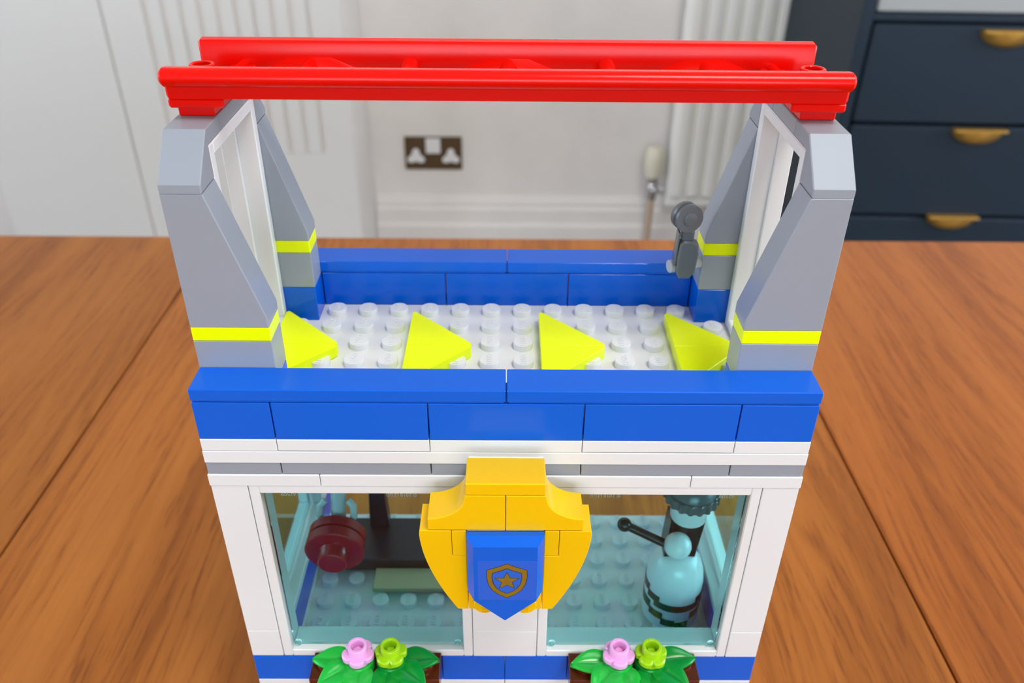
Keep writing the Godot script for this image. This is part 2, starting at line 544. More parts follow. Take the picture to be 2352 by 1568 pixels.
func furniture() -> void:
	# double wall socket: bronze plate, white rockers and white socket covers
	var c := Vector3(-0.1855, TOP - 0.635, ZB)
	var so := holder("wall_socket", c)
	tag(so, "bronze double wall socket with white switches and white covers", "socket")
	var s := Shape.new()
	s.box(Vector3(-0.071, -0.042, 0.0), Vector3(0.071, 0.042, 0.007), 0.002)
	put("plate", s.mesh(), M.bronze, so)
	s = Shape.new()
	s.box(Vector3(-0.018, 0.002, 0.0065), Vector3(0.018, 0.04, 0.012), 0.003)
	put("switch", s.mesh(), M.switch, so)
	for k: float in [-1.0, 1.0]:
		s = Shape.new()
		var o := []
		for i in 24:
			var w := TAU * i / 24 + PI / 2
			var r := 0.0165 + 0.0055 * cos(3.0 * (w - PI / 2))
			o.append(Vector2(cos(w) * r * 1.1 + k * 0.0435, sin(w) * r - 0.008))
		s.prism(o, 2, 0.0065, 0.012, 0.001)
		put("socket_cover", s.mesh(), M.switch, so)

	# panel radiator with vertical ridges
	var rx := 0.395
	var rz := -1.80
	var ra := holder("radiator", Vector3(rx + 0.4, 0.13, rz))
	tag(ra, "white panel radiator with vertical ridges beside the navy chest of drawers", "radiator")
	s = Shape.new()
	s.box(Vector3(-0.4, 0.0, -0.05), Vector3(0.4, 0.62, -0.012), 0.006)
	put("panel", s.mesh(), M.radiator, ra)
	for k in 20:
		var x := -0.378 + 0.0388 * k
		s = Shape.new()
		s.prism(P2([[x - 0.0155, -0.013], [x - 0.0135, -0.002], [x - 0.011, 0.002], [x, 0.004], [x + 0.011, 0.002], [x + 0.0135, -0.002], [x + 0.0155, -0.013]]), 1, 0.03, 0.59, 0.006)
		put("ridge", s.mesh(), M.radiator, ra)
	for x: float in [-0.2, 0.2]:
		s = Shape.new()
		s.box(Vector3(x - 0.015, 0.1, ZB - rz), Vector3(x + 0.015, 0.5, -0.05), 0.002)
		put("bracket", s.mesh(), M.radiator, ra)
	# thermostatic valve on its pipe
	var vx := 0.36
	var va := holder("radiator_valve", Vector3(vx, 0.0, -1.825))
	tag(va, "cream thermostatic radiator valve on a pale pipe", "valve")
	s = Shape.new()
	s.lathe(P2([[0.0, 0.208], [0.02, 0.208], [0.0215, 0.216], [0.0245, 0.225], [0.0245, 0.258], [0.022, 0.272], [0.016, 0.281], [0.0, 0.283]]))
	put("knob", s.mesh(), M.valve, va)
	s = Shape.new()
	s.lathe(P2([[0.0, 0.148], [0.012, 0.148], [0.012, 0.16], [0.014, 0.162], [0.014, 0.186], [0.011, 0.19], [0.016, 0.195], [0.016, 0.208], [0.0, 0.208]]), Vector3.ZERO, 8)
	s.tube([Vector3(0.005, 0.174, 0.0), Vector3(0.024, 0.174, 0.0)], 0.011)
	s.ball(Vector3(0.004, 0.176, 0.012), 0.011)
	put("valve_body", s.mesh(), M.chrome, va)
	s = Shape.new()
	s.tube([Vector3(0, 0.0, 0), Vector3(0, 0.15, 0)], 0.0078)
	put("pipe", s.mesh(), M.copper, va)

	# navy chest of drawers
	var w := 0.9
	var d := 0.44
	var ch := holder("chest_of_drawers", Vector3(0.604 + w / 2, 0.0, -1.335 - d / 2))
	ch.rotation.y = deg_to_rad(-2.0)
	tag(ch, "navy chest of drawers with half-moon brass cup pulls", "chest")
	var zf := d / 2
	s = Shape.new()
	var top := 0.92
	s.box(Vector3(-w / 2, 0.0, -d / 2), Vector3(-w / 2 + 0.022, top, zf), 0.002)
	s.box(Vector3(w / 2 - 0.022, 0.0, -d / 2), Vector3(w / 2, top, zf), 0.002)
	s.box(Vector3(-w / 2 + 0.022, 0.0, -d / 2), Vector3(w / 2 - 0.022, top, -d / 2 + 0.012), 0.001)
	s.box(Vector3(-w / 2 + 0.022, 0.05, -d / 2 + 0.012), Vector3(w / 2 - 0.022, 0.07, zf - 0.03), 0.001)
	s.box(Vector3(-w / 2 + 0.022, 0.674, -d / 2 + 0.012), Vector3(w / 2 - 0.022, 0.686, zf - 0.002), 0.001)
	s.box(Vector3(-w / 2 - 0.01, top, -d / 2), Vector3(w / 2 + 0.01, top + 0.025, zf + 0.01), 0.003)
	put("body", s.mesh(), M.chest, ch)
	s = Shape.new()
	s.box(Vector3(-w / 2 + 0.026, 0.688, zf - 0.025), Vector3(w / 2 - 0.026, top - 0.004, zf - 0.006), 0.002)
	tag(put("niche_panel", s.mesh(), M.pale, ch), "pale grey panel above the drawers")
	var ys := [0.672, 0.497, 0.319, 0.141, 0.06]
	for k in 4:
		var y1: float = ys[k] - 0.003
		var y0: float = ys[k + 1] + 0.003
		s = Shape.new()
		s.box(Vector3(-w / 2 + 0.026, y0, zf - 0.02), Vector3(w / 2 - 0.026, y1, zf + 0.002), 0.003)
		var dr := put("drawer", s.mesh(), M.chest, ch)
		if k == 3: continue
		# half-moon cup pull: straight rim above, round belly below
		var py: float = [0.65, 0.48, 0.312][k]
		s = Shape.new()
		var o := []
		for i in 17:
			var a := PI + PI * i / 16
			o.append(Vector2(cos(a) * 0.047, sin(a) * 0.027))
		var hx: float = -w / 2 + 0.252
		for i in o.size() - 1:
			# shell bulging out of the drawer front
			var p: Vector2 = o[i]; var q: Vector2 = o[i + 1]
			for j in 6:
				var t0 := j / 6.0; var t1 := (j + 1) / 6.0
				var f := func(e: Vector2, t: float) -> Vector3:
					return Vector3(hx + e.x * cos(t * PI / 2), py + 0.012 + e.y * cos(t * PI / 2 * 0.85), zf + 0.002 + 0.022 * sin(t * PI / 2))
				var A: Vector3 = f.call(p, t0); var B: Vector3 = f.call(q, t0); var C: Vector3 = f.call(q, t1); var D: Vector3 = f.call(p, t1)
				var ctr := Vector3(hx, py + 0.012, zf)
				s.tri(A, B, C, A - ctr, B - ctr, C - ctr)
				s.tri(A, C, D, A - ctr, C - ctr, D - ctr)
		s.box(Vector3(hx - 0.047, py + 0.010, zf + 0.002), Vector3(hx + 0.047, py + 0.014, zf + 0.02), 0.001)
		put("cup_pull", s.mesh(), M.brass, dr)

func table() -> void:
	var tb := holder("dining_table", Vector3(0, 0, 0.1))
	tag(tb, "oak dining table of broad planks under the toy building", "table")
	var tex := wood_image()
	var xs := [-0.83, -0.505, -0.1808, 0.1402, 0.465, 0.79]
	var tints := [Color(0.9, 0.88, 0.82), Color(0.885, 0.875, 0.79), Color(0.945, 0.93, 0.88), Color(0.935, 0.88, 0.82), Color(0.92, 0.88, 0.82)]
	var z0 := -0.337 - 0.1
	var z1 := 0.45
	for k in 5:
		var s := Shape.new()
		s.box(Vector3(xs[k] + 0.0004, TABLE - 0.026, z0), Vector3(xs[k + 1] - 0.0004, TABLE, z1), 0.0008)
		for i in s.t.size():
			var u: float = (s.v[i].x - xs[k]) / 0.33
			if k % 2 == 1: u = 1.0 - u
			s.t[i] = Vector2(u, (s.v[i].z - z0) / 0.9 + [0.1, 0.42, 0.0, 0.61, 0.3][k])
		var m := plastic(tints[k], 0.42, 0.38)
		m.albedo_texture = tex
		put("plank", s.mesh(), m, tb)
	var wm := plastic(Color(0.6, 0.36, 0.17), 0.45)
	for zz: float in [z0 + 0.05, z1 - 0.07]:
		var s := Shape.new()
		s.box(Vector3(-0.74, TABLE - 0.11, zz), Vector3(0.7, TABLE - 0.026, zz + 0.02), 0.001)
		put("apron", s.mesh(), wm, tb)
	for x: float in [-0.78, 0.68]:
		for zz: float in [z0 + 0.03, z1 - 0.1]:
			var s := Shape.new()
			s.box(Vector3(x, 0.0, zz), Vector3(x + 0.06, TABLE - 0.026, zz + 0.06), 0.003)
			put("leg", s.mesh(), wm, tb)

# ---------------------------------------------------------------- the toy building
var stud_mesh: ArrayMesh

func make_stud(words := true) -> ArrayMesh:
	var s := Shape.new()
	s.lathe(P2([[2.4, -0.3], [2.4, 1.58], [2.3, 1.7], [0.0, 1.7]]), Vector3.ZERO, 24)
	if words:
		var b := Basis(Vector3.UP, PI / 2) * Basis(Vector3.RIGHT, -PI / 2)
		s.text("LEGO", 1.7, 0.28, Transform3D(b, Vector3(0, 1.7, 0)))
	return s.mesh(MM)

func studs(mat: Material, parent: Node, xs: Array, zs: Array, y: float, from: Vector3, skip := []) -> void:
	for z: float in zs:
		for x: float in xs:
			if [x, z] in skip: continue
			put("stud", stud_mesh, mat, parent, (V(x, y, z) - from) * MM)

func rng(a: float, b: float, step := 8.0) -> Array:
	var o := []
	var k := a
	while k <= b + 0.01:
		o.append(k)
		k += step
	return o

func building() -> void:
	stud_mesh = make_stud()
	var B := holder("toy_building", Vector3(0, TABLE, -0.032))
	tag(B, "blue and white toy brick building with yellow star shield and red rail on top", "toy building")
	var W: Material = M.white
	# ---- ground courses
	for k in 3:
		for x: float in [-64.0, 0.0]:
			brick("brick", W, B, x, x + 64, -128 + 9.6 * k, -118.4 + 9.6 * k, -64, 0)
	# ---- floor of the upper room
	var f := Shape.new()
	f.box(V(-64, -99.2, -64), V(64, -96, 0), 0.15)
	var fl := part("floor_plate", f, W, B)
	studs(W, fl, rng(-52, 52), rng(-60, -12), -96, BASE)
	for x: float in [-64.0, 0.0]: brick("plate", W, B, x, x + 64, -96, -92.8, -8, 0)
	for x: float in [-64.0, 56.0]: brick("plate", W, B, x, x + 8, -96, -92.8, -64, -8)
	var xs := [-64, -48, -16, 0, 16, 48, 64]
	for k in 6: brick("brick", M.blue, B, xs[k], xs[k + 1], -92.8, -83.2, -8, 0)
	for x: float in [-64.0, 56.0]:
		brick("brick", M.blue, B, x, x + 8, -92.8, -83.2, -64, -8)
		brick("column", W, B, x, x + 8, -83.2, -25.6, -64, -56)
		brick("column", W, B, x, x + 8, -73.6, -25.6, -8, 0)
		brick("brick", W, B, x, x + 8, -83.2, -73.6, -8, 0)
	brick("column", W, B, -8, 8, -73.6, -25.6, -8, 0)
	brick("brick", W, B, -8, 8, -83.2, -73.6, -8, 0)
	# ---- windows of the upper room
	toy_window(B, -56, -8, 0)
	toy_window(B, 8, 56, 0)
	side_window(B, -64, 1)
	side_window(B, 56, -1)
	# ---- bands over the windows
	var ws := [-64.15, -40, 40, 64.15]
	for k in 3: brick("plate", W, B, ws[k], ws[k + 1], -25.6, -22.4, -8, 0.2)
	for x: float in [-64.0, 56.0]:
		brick("plate", W, B, x, x + 8, -25.6, -22.4, -64, -8)
		brick("plate", M.grey, B, x, x + 8, -22.4, -19.2, -64, -8)
	xs = [-64, -48, -16, 16, 48, 64]
	for k in 5:
		brick("plate", M.grey, B, xs[k], xs[k + 1], -22.4, -19.2, -8, -0.08, 0.1)
		brick("plate", W, B, xs[k], xs[k + 1], -16.0 + (0.1 if k % 2 == 1 else 0.0), -12.8, -8, 0)
		brick("brick", M.blue, B, xs[k], xs[k + 1], -12.8, -3.32, -8, 0, 0.12)
		brick("plate", W, B, xs[k], xs[k + 1], -16, -12.8, -64, -56)
		brick("brick", M.blue, B, xs[k], xs[k + 1], -12.8, -3.32, -64, -56, 0.12)
	f = Shape.new()
	f.box(V(-64, -19.2, -64), V(64, -16, 0), 0.15)
	part("roof_plate", f, W, B)
	# ---- parapet tiles
	for z: float in [-8.0, -64.0]:
		for x: float in [-64.0, 0.0]:
			var s := Shape.new()
			s.box(V(x + 0.12, -2.85, z), V(x + 63.88, 0, z + 8), 0.18)
			s.box(V(x + 0.5, -3.25, z + 0.35), V(x + 63.5, -2.8, z + 7.65), 0.02)
			part("tile", s, M.blue, B)
	# ---- roof deck with studs and arrow tiles
	f = Shape.new()
	f.box(V(-64, -16, -56), V(64, -12.8, -8), 0.1)
	var deck := part("deck_plate", f, W, B)
	studs(W, deck, rng(-44, 44), [-52.0], -12.8, BASE)
	studs(W, deck, rng(-52, 52), [-44.0, -36.0, -28.0, -20.0], -12.8, BASE)
	studs(W, deck, rng(-44, 44), [-12.0], -12.8, BASE)
	for x: float in [-56.0, -24.0, 8.0, 40.0]:
		for d: float in [-1.0, 1.0]:
			var s := Shape.new()
			s.prism(P2([[x + 0.1, -32 + d * 0.05], [x + 14.9, -32 + d * 0.05], [x + 15.5, -32 + d * 0.6], [x + 15.1, -32 + d * 1.3], [x + 1.3, -32 + d * 15.1], [x + 0.6, -32 + d * 15.5], [x + 0.1, -32 + d * 14.9]]), 1, -12.7, -9.6, 0.14)
			part("arrow_tile", s, M.neon, B)
	# ---- corner posts
	for sx: float in [-1.0, 1.0]:
		for z: float in [-16.0, -56.0]:
			var x0 := -64.0 if sx < 0 else 48.0
			brick("brick", M.blue, B, x0, x0 + 16, -12.8, -3.2, z, z + 8)
			brick("brick", M.grey, B, x0, x0 + 16, -3.2, 6.4, z, z + 8, 0.05)
			brick("plate", M.neon, B, x0, x0 + 16, 6.4, 9.6, z, z + 8, 0.05)
			var s := Shape.new()
			s.prism(P2([[sx * 63.95, 9.62], [sx * 48.05, 9.62], [sx * 48.05, 11.9], [sx * 56.05, 38.36], [sx * 63.95, 38.36]]), 2, z + 0.05, z + 7.95, 0.18)
			part("slope_brick", s, M.grey, B)
		# cap slopes with a cut-out, and the plate between them
		var c0 := -63.95 if sx < 0 else 56.05
		for front: float in [1.0, -1.0]:
			var s := Shape.new()
			var o := []
			for p in [[24, 38.42], [24, 40.1], [16.2, 47.98], [8.05, 47.98], [8.05, 44.9], [16.0, 44.9], [16.0, 38.42]]:
				o.append(Vector2(-32 + front * (p[0] - 0.03), p[1]))
			s.prism(o, 0, c0, c0 + 7.9, 0.2)
			part("cap_slope", s, M.grey_rough, B)
		brick("plate", M.grey, B, c0, c0 + 7.9, 44.85, 48, -40, -24)
		open_frame(B, sx)
	rail(B)
	pulley(B)
	shield(B)
	planter(B, -32)
	planter(B, 32)

func ring(s: Shape, plane: int, a0: float, a1: float, y0: float, y1: float, d0: float, d1: float, w: float, e := 0.2) -> void:
	# rectangular frame of bar width w; plane 2 lies across z, plane 0 across x
	for r in [[a0, a0 + w, y0, y1], [a1 - w, a1, y0, y1], [a0 + w, a1 - w, y0, y0 + w], [a0 + w, a1 - w, y1 - w, y1]]:
		if plane == 2: s.box(V(r[0], r[2], d0), V(r[1], r[3], d1), e)
		else: s.box(V(d0, r[2], r[0]), V(d1, r[3], r[1]), e)

func toy_window(B: Node3D, x0: float, x1: float, z: float) -> void:
	var w := holder("window", (V((x0 + x1) / 2, -83.2, -4) - BASE) * MM, B)
	var from := V((x0 + x1) / 2, -83.2, -4)
	var s := Shape.new()
	ring(s, 2, x0 + 0.07, x1 - 0.07, -83.18, -25.62, -7.95, -0.05, 2.3, 0.25)
	part("window_frame", s, M.white, w, from)
	s = Shape.new()
	s.box(V(x0 + 2.5, -80.7, -2.9), V(x1 - 2.5, -28.1, -1.7), 0.12)
	var p := part("pane", s, M.pane, w, from)
	tag(p, "clear light blue pane")
	# small round lugs at the foot of the pane
	for x: float in [x0 + 3.9, x1 - 3.9]:
		s = Shape.new()
		s.x = Transform3D(Basis(Vector3.RIGHT, PI / 2), V(x, -79.5, -1.68))
		s.lathe(P2([[0.0, 0.0], [0.85, 0.0], [0.85, 0.5], [0.6, 0.75], [0.0, 0.75]]), Vector3.ZERO, 14)
		part("lug", s, M.pane, w, from)
	# raised mould marks, upside down along the top edge
	s = Shape.new()
	var b := Basis(Vector3.BACK, PI)
	s.text("42509", 1.25, 0.08, Transform3D(b, V(x1 - 7.0 if x0 > 0 else x0 + 8.0, -29.6, -1.68)))
	s.text("© 2018 LEGO", 1.15, 0.08, Transform3D(b, V(x0 + 14.0 if x0 > 0 else x1 - 15.0, -29.6, -1.68)))
	part("mould_mark", s, M.pane_print, w, from)

func side_window(B: Node3D, x0: float, _inward: int) -> void:
	var from := V(x0 + 4, -83.2, -32)
	var w := holder("window", (from - BASE) * MM, B)
	var s := Shape.new()
	ring(s, 0, -55.95, -8.05, -83.18, -25.62, x0 + 0.05, x0 + 7.95, 2.4, 0.25)
	ring(s, 0, -53.6, -10.4, -80.9, -27.9, x0 + 2.6, x0 + 5.4, 1.6, 0.2)
	part("window_frame", s, M.white, w, from)
	s = Shape.new()
	s.box(V(x0 + 3.4, -79.2, -52.0), V(x0 + 4.6, -29.6, -12.0), 0.1)
	part("pane", s, M.pane, w, from)

func open_frame(B: Node3D, sx: float) -> void:
	var s := Shape.new()
	var a := -63.95 if sx < 0 else 56.05
	ring(s, 0, -47.95, -16.05, -12.75, 44.75, a, a + 7.9, 2.5, 0.25)
	var o := a if sx < 0 else a + 4.2
	ring(s, 0, -45.6, -18.4, -10.4, 42.4, o, o + 3.7, 1.1, 0.2)
	part("door_frame", s, M.white, B)

func rail(B: Node3D) -> void:
	var from := V(0, 48, -32)
	var r := holder("track_rail", (from - BASE) * MM, B)
	tag(r, "glossy red track rail bridging the grey posts")
	# two side rails: flat inside, tube bulging outwards along the top
	for f: float in [1.0, -1.0]:
		var o := [Vector2(10.0, 52.2), Vector2(11.6, 52.2), Vector2(11.6, 54.7)]
		for i in 15:
			var w := -PI * 0.42 + PI * 0.97 * i / 14
			o.append(Vector2(12.05 + cos(w) * 1.8, 56.35 + sin(w) * 1.75))
		o.append(Vector2(10.35, 57.9))
		o.append(Vector2(10.0, 57.3))
		var q := []
		for p in o: q.append(Vector2(-32 + f * p.x, p.y))
		var s := Shape.new()
		s.prism(q, 0, -63.9, 63.9, 0.5)
		part("side_rail", s, M.red, r, from)
	# cross ties: a rounded bar with gussets fanning out along each side rail
	for x: float in [-41.0, 0.0, 41.0]:
		var s := Shape.new()
		var o := []
		for i in 13:
			var w := PI * i / 12
			o.append(Vector2(x + cos(w) * 1.9, 52.3 + sin(w) * 2.3))
		s.prism(o, 2, -42.0, -22.0, 0.05)
		for f: float in [1.0, -1.0]:
			for d: float in [-1.0, 1.0]:
				# sloping fin from the bar to the foot of the rail
				var zr := -32 + f * 10.0
				var zi := -32 + f * 7.2
				var A := V(x, 54.6, zr); var C := V(x + d * 9.6, 52.4, zr); var D := V(x + d * 4.2, 54.6, zr)
				var E := V(x + d * 2.0, 53.2, zi); var G := V(x + d * 7.4, 52.2, zi)
				var up := V(d * 0.35, 0.8, -f * 0.4).normalized()
				s.tri(A, D, E, up, up, up)
				s.tri(D, C, G, up, up, up)
				s.tri(D, G, E, up, up, up)
		part("cross_tie", s, M.red, r, from)
	for x: float in [-20.4, 20.4]:
		var s := Shape.new()
		var o := []
		for i in 13:
			var w := PI * i / 12
			o.append(Vector2(x + cos(w) * 1.85, 52.2 + sin(w) * 2.0 + (0.7 if i > 0 and i < 12 else 0.0)))
		s.prism(o, 2, -42.0, -22.0, 0.3)
		part("cross_bar", s, M.red, r, from)
	for sx: float in [-1.0, 1.0]:
		var s := Shape.new()
		s.tube([V(sx * 55, 53.0, -42.0), V(sx * 55, 53.0, -22.0)], 1.1)
		s.box(V(sx * 55 - 2.6, 52.2, -42), V(sx * 55 + 2.6, 53.1, -22), 0.2)
		part("cross_bar", s, M.red, r, from)
		s = Shape.new()
		s.lathe(P2([[1.75, 52.2], [2.5, 52.2], [2.5, 55.6], [2.3, 55.8], [1.95, 55.8], [1.75, 55.6], [1.75, 52.2]]), V(sx * 60.2, 0, -32), 24)
		part("end_ring", s, M.red, r, from)
		# stepped foot resting on the grey caps
		s = Shape.new()
		var xa := minf(sx * 53.4, sx * 63.8)
		var xb := maxf(sx * 53.4, sx * 63.8)
		s.box(V(xa, 50.4, -43.6), V(xb, 52.3, -20.4), 0.4)
		part("foot_block", s, M.red, r, from)
		s = Shape.new()
		s.box(V(minf(sx * 56.4, sx * 63.3), 48.0, -40.6), V(maxf(sx * 56.4, sx * 63.3), 50.5, -23.4), 0.25)
		part("foot", s, M.red, r, from)

func pulley(B: Node3D) -> void:
	var from := V(48, 4, -46)
	var r := holder("pulley_hook", (from - BASE) * MM, B)
	tag(r, "dark grey pulley wheel on a clip beside the rear post")
	var s := Shape.new()
	# grooved wheel facing the viewer, tipped upwards a little
	var tilt := Basis(Vector3.UP, deg_to_rad(16)) * Basis(Vector3.RIGHT, PI / 2 - 0.05)
	s.x = Transform3D(tilt, V(42.6, 17.2, -46.6))
	s.lathe(P2([[0.0, -2.0], [3.3, -2.0], [3.45, -1.8], [3.45, -0.9], [2.7, -0.5], [2.7, 0.1], [3.45, 0.5], [3.45, 1.4], [3.3, 1.6], [1.7, 1.6], [1.65, 1.75], [1.5, 1.85], [0.0, 1.85]]), Vector3.ZERO, 32)
	part("wheel", s, M.dark_grey, r, from)
	s = Shape.new()
	s.prism(P2([[41.2, 3.2], [42.0, 1.9], [44.4, 1.9], [45.6, 3.6], [46.0, 8.2], [45.7, 11.0], [44.0, 11.9], [42.2, 11.9], [41.3, 11.0], [41.0, 7.0]]), 2, -47.6, -44.2, 0.4)
	s.prism(P2([[40.4, 5.0], [41.1, 5.0], [41.2, 13.8], [40.8, 13.8]]), 2, -48.2, -45.0, 0.2)
	s.box(V(41.6, 11.6, -47.4), V(44.6, 14.2, -45.2), 0.3)
	part("clip_body", s, M.dark_grey, r, from)
	s = Shape.new()
	s.tube([V(39.8, 3.9, -47.0), V(48.6, 3.9, -50.0)], 1.6)
	part("axle", s, M.light_grey, r, from)

func shield(B: Node3D) -> void:
	var from := V(0, -51, 4)
	var r := holder("shield", (from - BASE) * MM, B)
	tag(r, "yellow shield with a blue badge tile on the facade")
	var Y: Material = M.yellow
	var s := Shape.new()
	s.box(V(-7.9, -46, -0.1), V(7.9, -17, 4.05), 0.1)
	part("bracket", s, M.white, r, from)
	# crest tile
	s = Shape.new()
	s.box(V(-8, -16.9, 4), V(8, -13.85, 12), 0.2)
	part("crest_tile", s, Y, r, from)
	# concave shoulders
	for d: float in [-1.0, 1.0]:
		var o := [Vector2(d * 0.06, -26.55), Vector2(d * 0.06, -17.0), Vector2(d * 8.0, -17.0)]
		for i in 13:
			var w := PI / 2 * i / 12
			o.append(Vector2(d * (15.9 - 7.6 * cos(w)), -17.6 - 5.8 * sin(w)))
		o.append(Vector2(d * 15.95, -26.55))
		s = Shape.new()
		s.prism(o, 2, 4.0, 12.0, 0.15)
		part("shoulder", s, Y, r, from)
		# outer flank: a curved slope standing on its side
		o = [Vector2(d * 11.2, -26.7), Vector2(d * 17.7, -26.7), Vector2(d * 17.85, -27.6)]
		for i in range(1, 15):
			var t := i / 14.0
			o.append(Vector2(d * (17.85 - 7.45 * pow(t, 1.75)), -27.6 - 23.1 * t))
		o.append(Vector2(d * 8.1, -50.7))
		o.append(Vector2(d * 8.1, -34.0))
		o.append(Vector2(d * 11.2, -34.0))
		s = Shape.new()
		s.prism(o, 2, 4.0, 12.0, 0.15)
		part("flank", s, Y, r, from)
		s = Shape.new()
		s.box(V(minf(d * 8.1, d * 11.1), -33.9, 4), V(maxf(d * 8.1, d * 11.1), -26.7, 12.0), 0.12)
		part("plate", s, Y, r, from)
	s = Shape.new()
	s.box(V(-7.95, -50.7, 4), V(7.95, -27.6, 12), 0.15)
	var pl := part("plate", s, Y, r, from)
	for x: float in [-4.0, 4.0]:
		var o := put("stud", stud_mesh, Y, r, (V(x * 1.1, -47.6, 12) - from) * MM)
		o.rotation.x = PI / 2
	for d: float in [-1.0, 1.0]:
		s = Shape.new()
		s.box(V(minf(d * 0.1, d * 7.9), -27.3, 4), V(maxf(d * 0.1, d * 7.9), -26.6, 12.3), 0.05)
		part("liner", s, M.light_grey, r, from)
	# pentagonal badge tile, bevelled along the top and the sides
	s = Shape.new()
	var back := [V(-8, -26.6, 13.4), V(8, -26.6, 13.4), V(8, -43.0, 13.4), V(0, -50.6, 13.4), V(-8, -43.0, 13.4)]
	var face := [V(-6.6, -28.1, 15.2), V(6.6, -28.1, 15.2), V(6.6, -44.25, 15.2), V(0, -50.5, 15.2), V(-6.6, -44.25, 15.2)]
	for i in range(1, 4): s.tri(face[0], face[i], face[i + 1], Vector3.BACK, Vector3.BACK, Vector3.BACK)
	for i in 5:
		var j := (i + 1) % 5
		var a: Vector3 = back[i]; var b: Vector3 = back[j]
		var c: Vector3 = face[j]; var e: Vector3 = face[i]
		var g := (b - a).cross(c - a).normalized()
		var out_ := ((a + b) / 2 - V(0, -38, 12.0))
		if g.dot(out_) < 0: g = -g
		s.quad(a, b, c, e, g)
		var a0 := a; a0.z = 12.05
		var b0 := b; b0.z = 12.05
		var g2 := (b - a).cross(Vector3.BACK).normalized()
		if g2.dot(out_) < 0: g2 = -g2
		s.quad(a0, b0, b, a, g2)
	for i in range(1, 4):
		var k := func(p: Vector3) -> Vector3: return Vector3(p.x, p.y, 12.05)
		s.tri(k.call(back[0]), k.call(back[i]), k.call(back[i + 1]), Vector3.FORWARD, Vector3.FORWARD, Vector3.FORWARD)
	part("badge_tile", s, M.blue, r, from)
	# sticker: gold shield outline and star, each with a thin dark edge
	var cx := 0.35
	var cy := -38.0
	var sk := func(k: float, grow := 0.0) -> Array:
		var o := []
		for p in [[0.0, 5.15], [2.0, 4.1], [4.1, 3.3], [4.2, 1.4], [3.85, -0.9], [3.0, -2.7], [1.7, -4.0], [0.0, -5.0], [-1.7, -4.0], [-3.0, -2.7], [-3.85, -0.9], [-4.2, 1.4], [-4.1, 3.3], [-2.0, 4.1]]:
			var q := Vector2(p[0], p[1])
			o.append(Vector2(cx, cy) + q * k + q.normalized() * grow)
		return o
	s = Shape.new()
	var rr := []
	for q in [[1, 1], [-1, 1], [-1, -1], [1, -1]]:
		for i in 4:
			var w := atan2(q[1], q[0]) + (i - 1.5) * PI / 6.0
			rr.append(Vector2(cx + q[0] * 5.75 + 0.4 * cos(w), cy + q[1] * 5.55 + 0.4 * sin(w)))
	s.prism(rr, 2, 15.15, 15.27, 0.02)
	part("sticker", s, M.sticker, r, from)
	var layers := [[1.0, 0.14, M.ink, 15.285, "emblem_edge"], [1.0, 0.0, M.gold, 15.30, "emblem_shield"], [0.76, 0.0, M.ink, 15.315, "emblem_edge"], [0.76, -0.16, M.sticker, 15.33, "emblem_field"]]
	for l in layers:
		s = Shape.new()
		s.prism(sk.call(l[0], l[1]), 2, 15.2, l[3], 0.0)
		part(l[4], s, l[2], r, from)
	for l in [[1.0, M.ink, 15.345, "emblem_edge"], [0.86, M.gold, 15.36, "emblem_star"]]:
		var o := []
		for i in 10:
			var w := PI / 2 + TAU * i / 10
			var q: float = (2.85 if i % 2 == 0 else 1.2) * l[0] - (0.0 if l[0] == 1.0 else -0.05)
			o.append(Vector2(cx + cos(w) * q, cy + 0.1 + sin(w) * q))
		s = Shape.new()
		s.prism(o, 2, 15.2, l[2], 0.0)
		part(l[3], s, l[1], r, from)

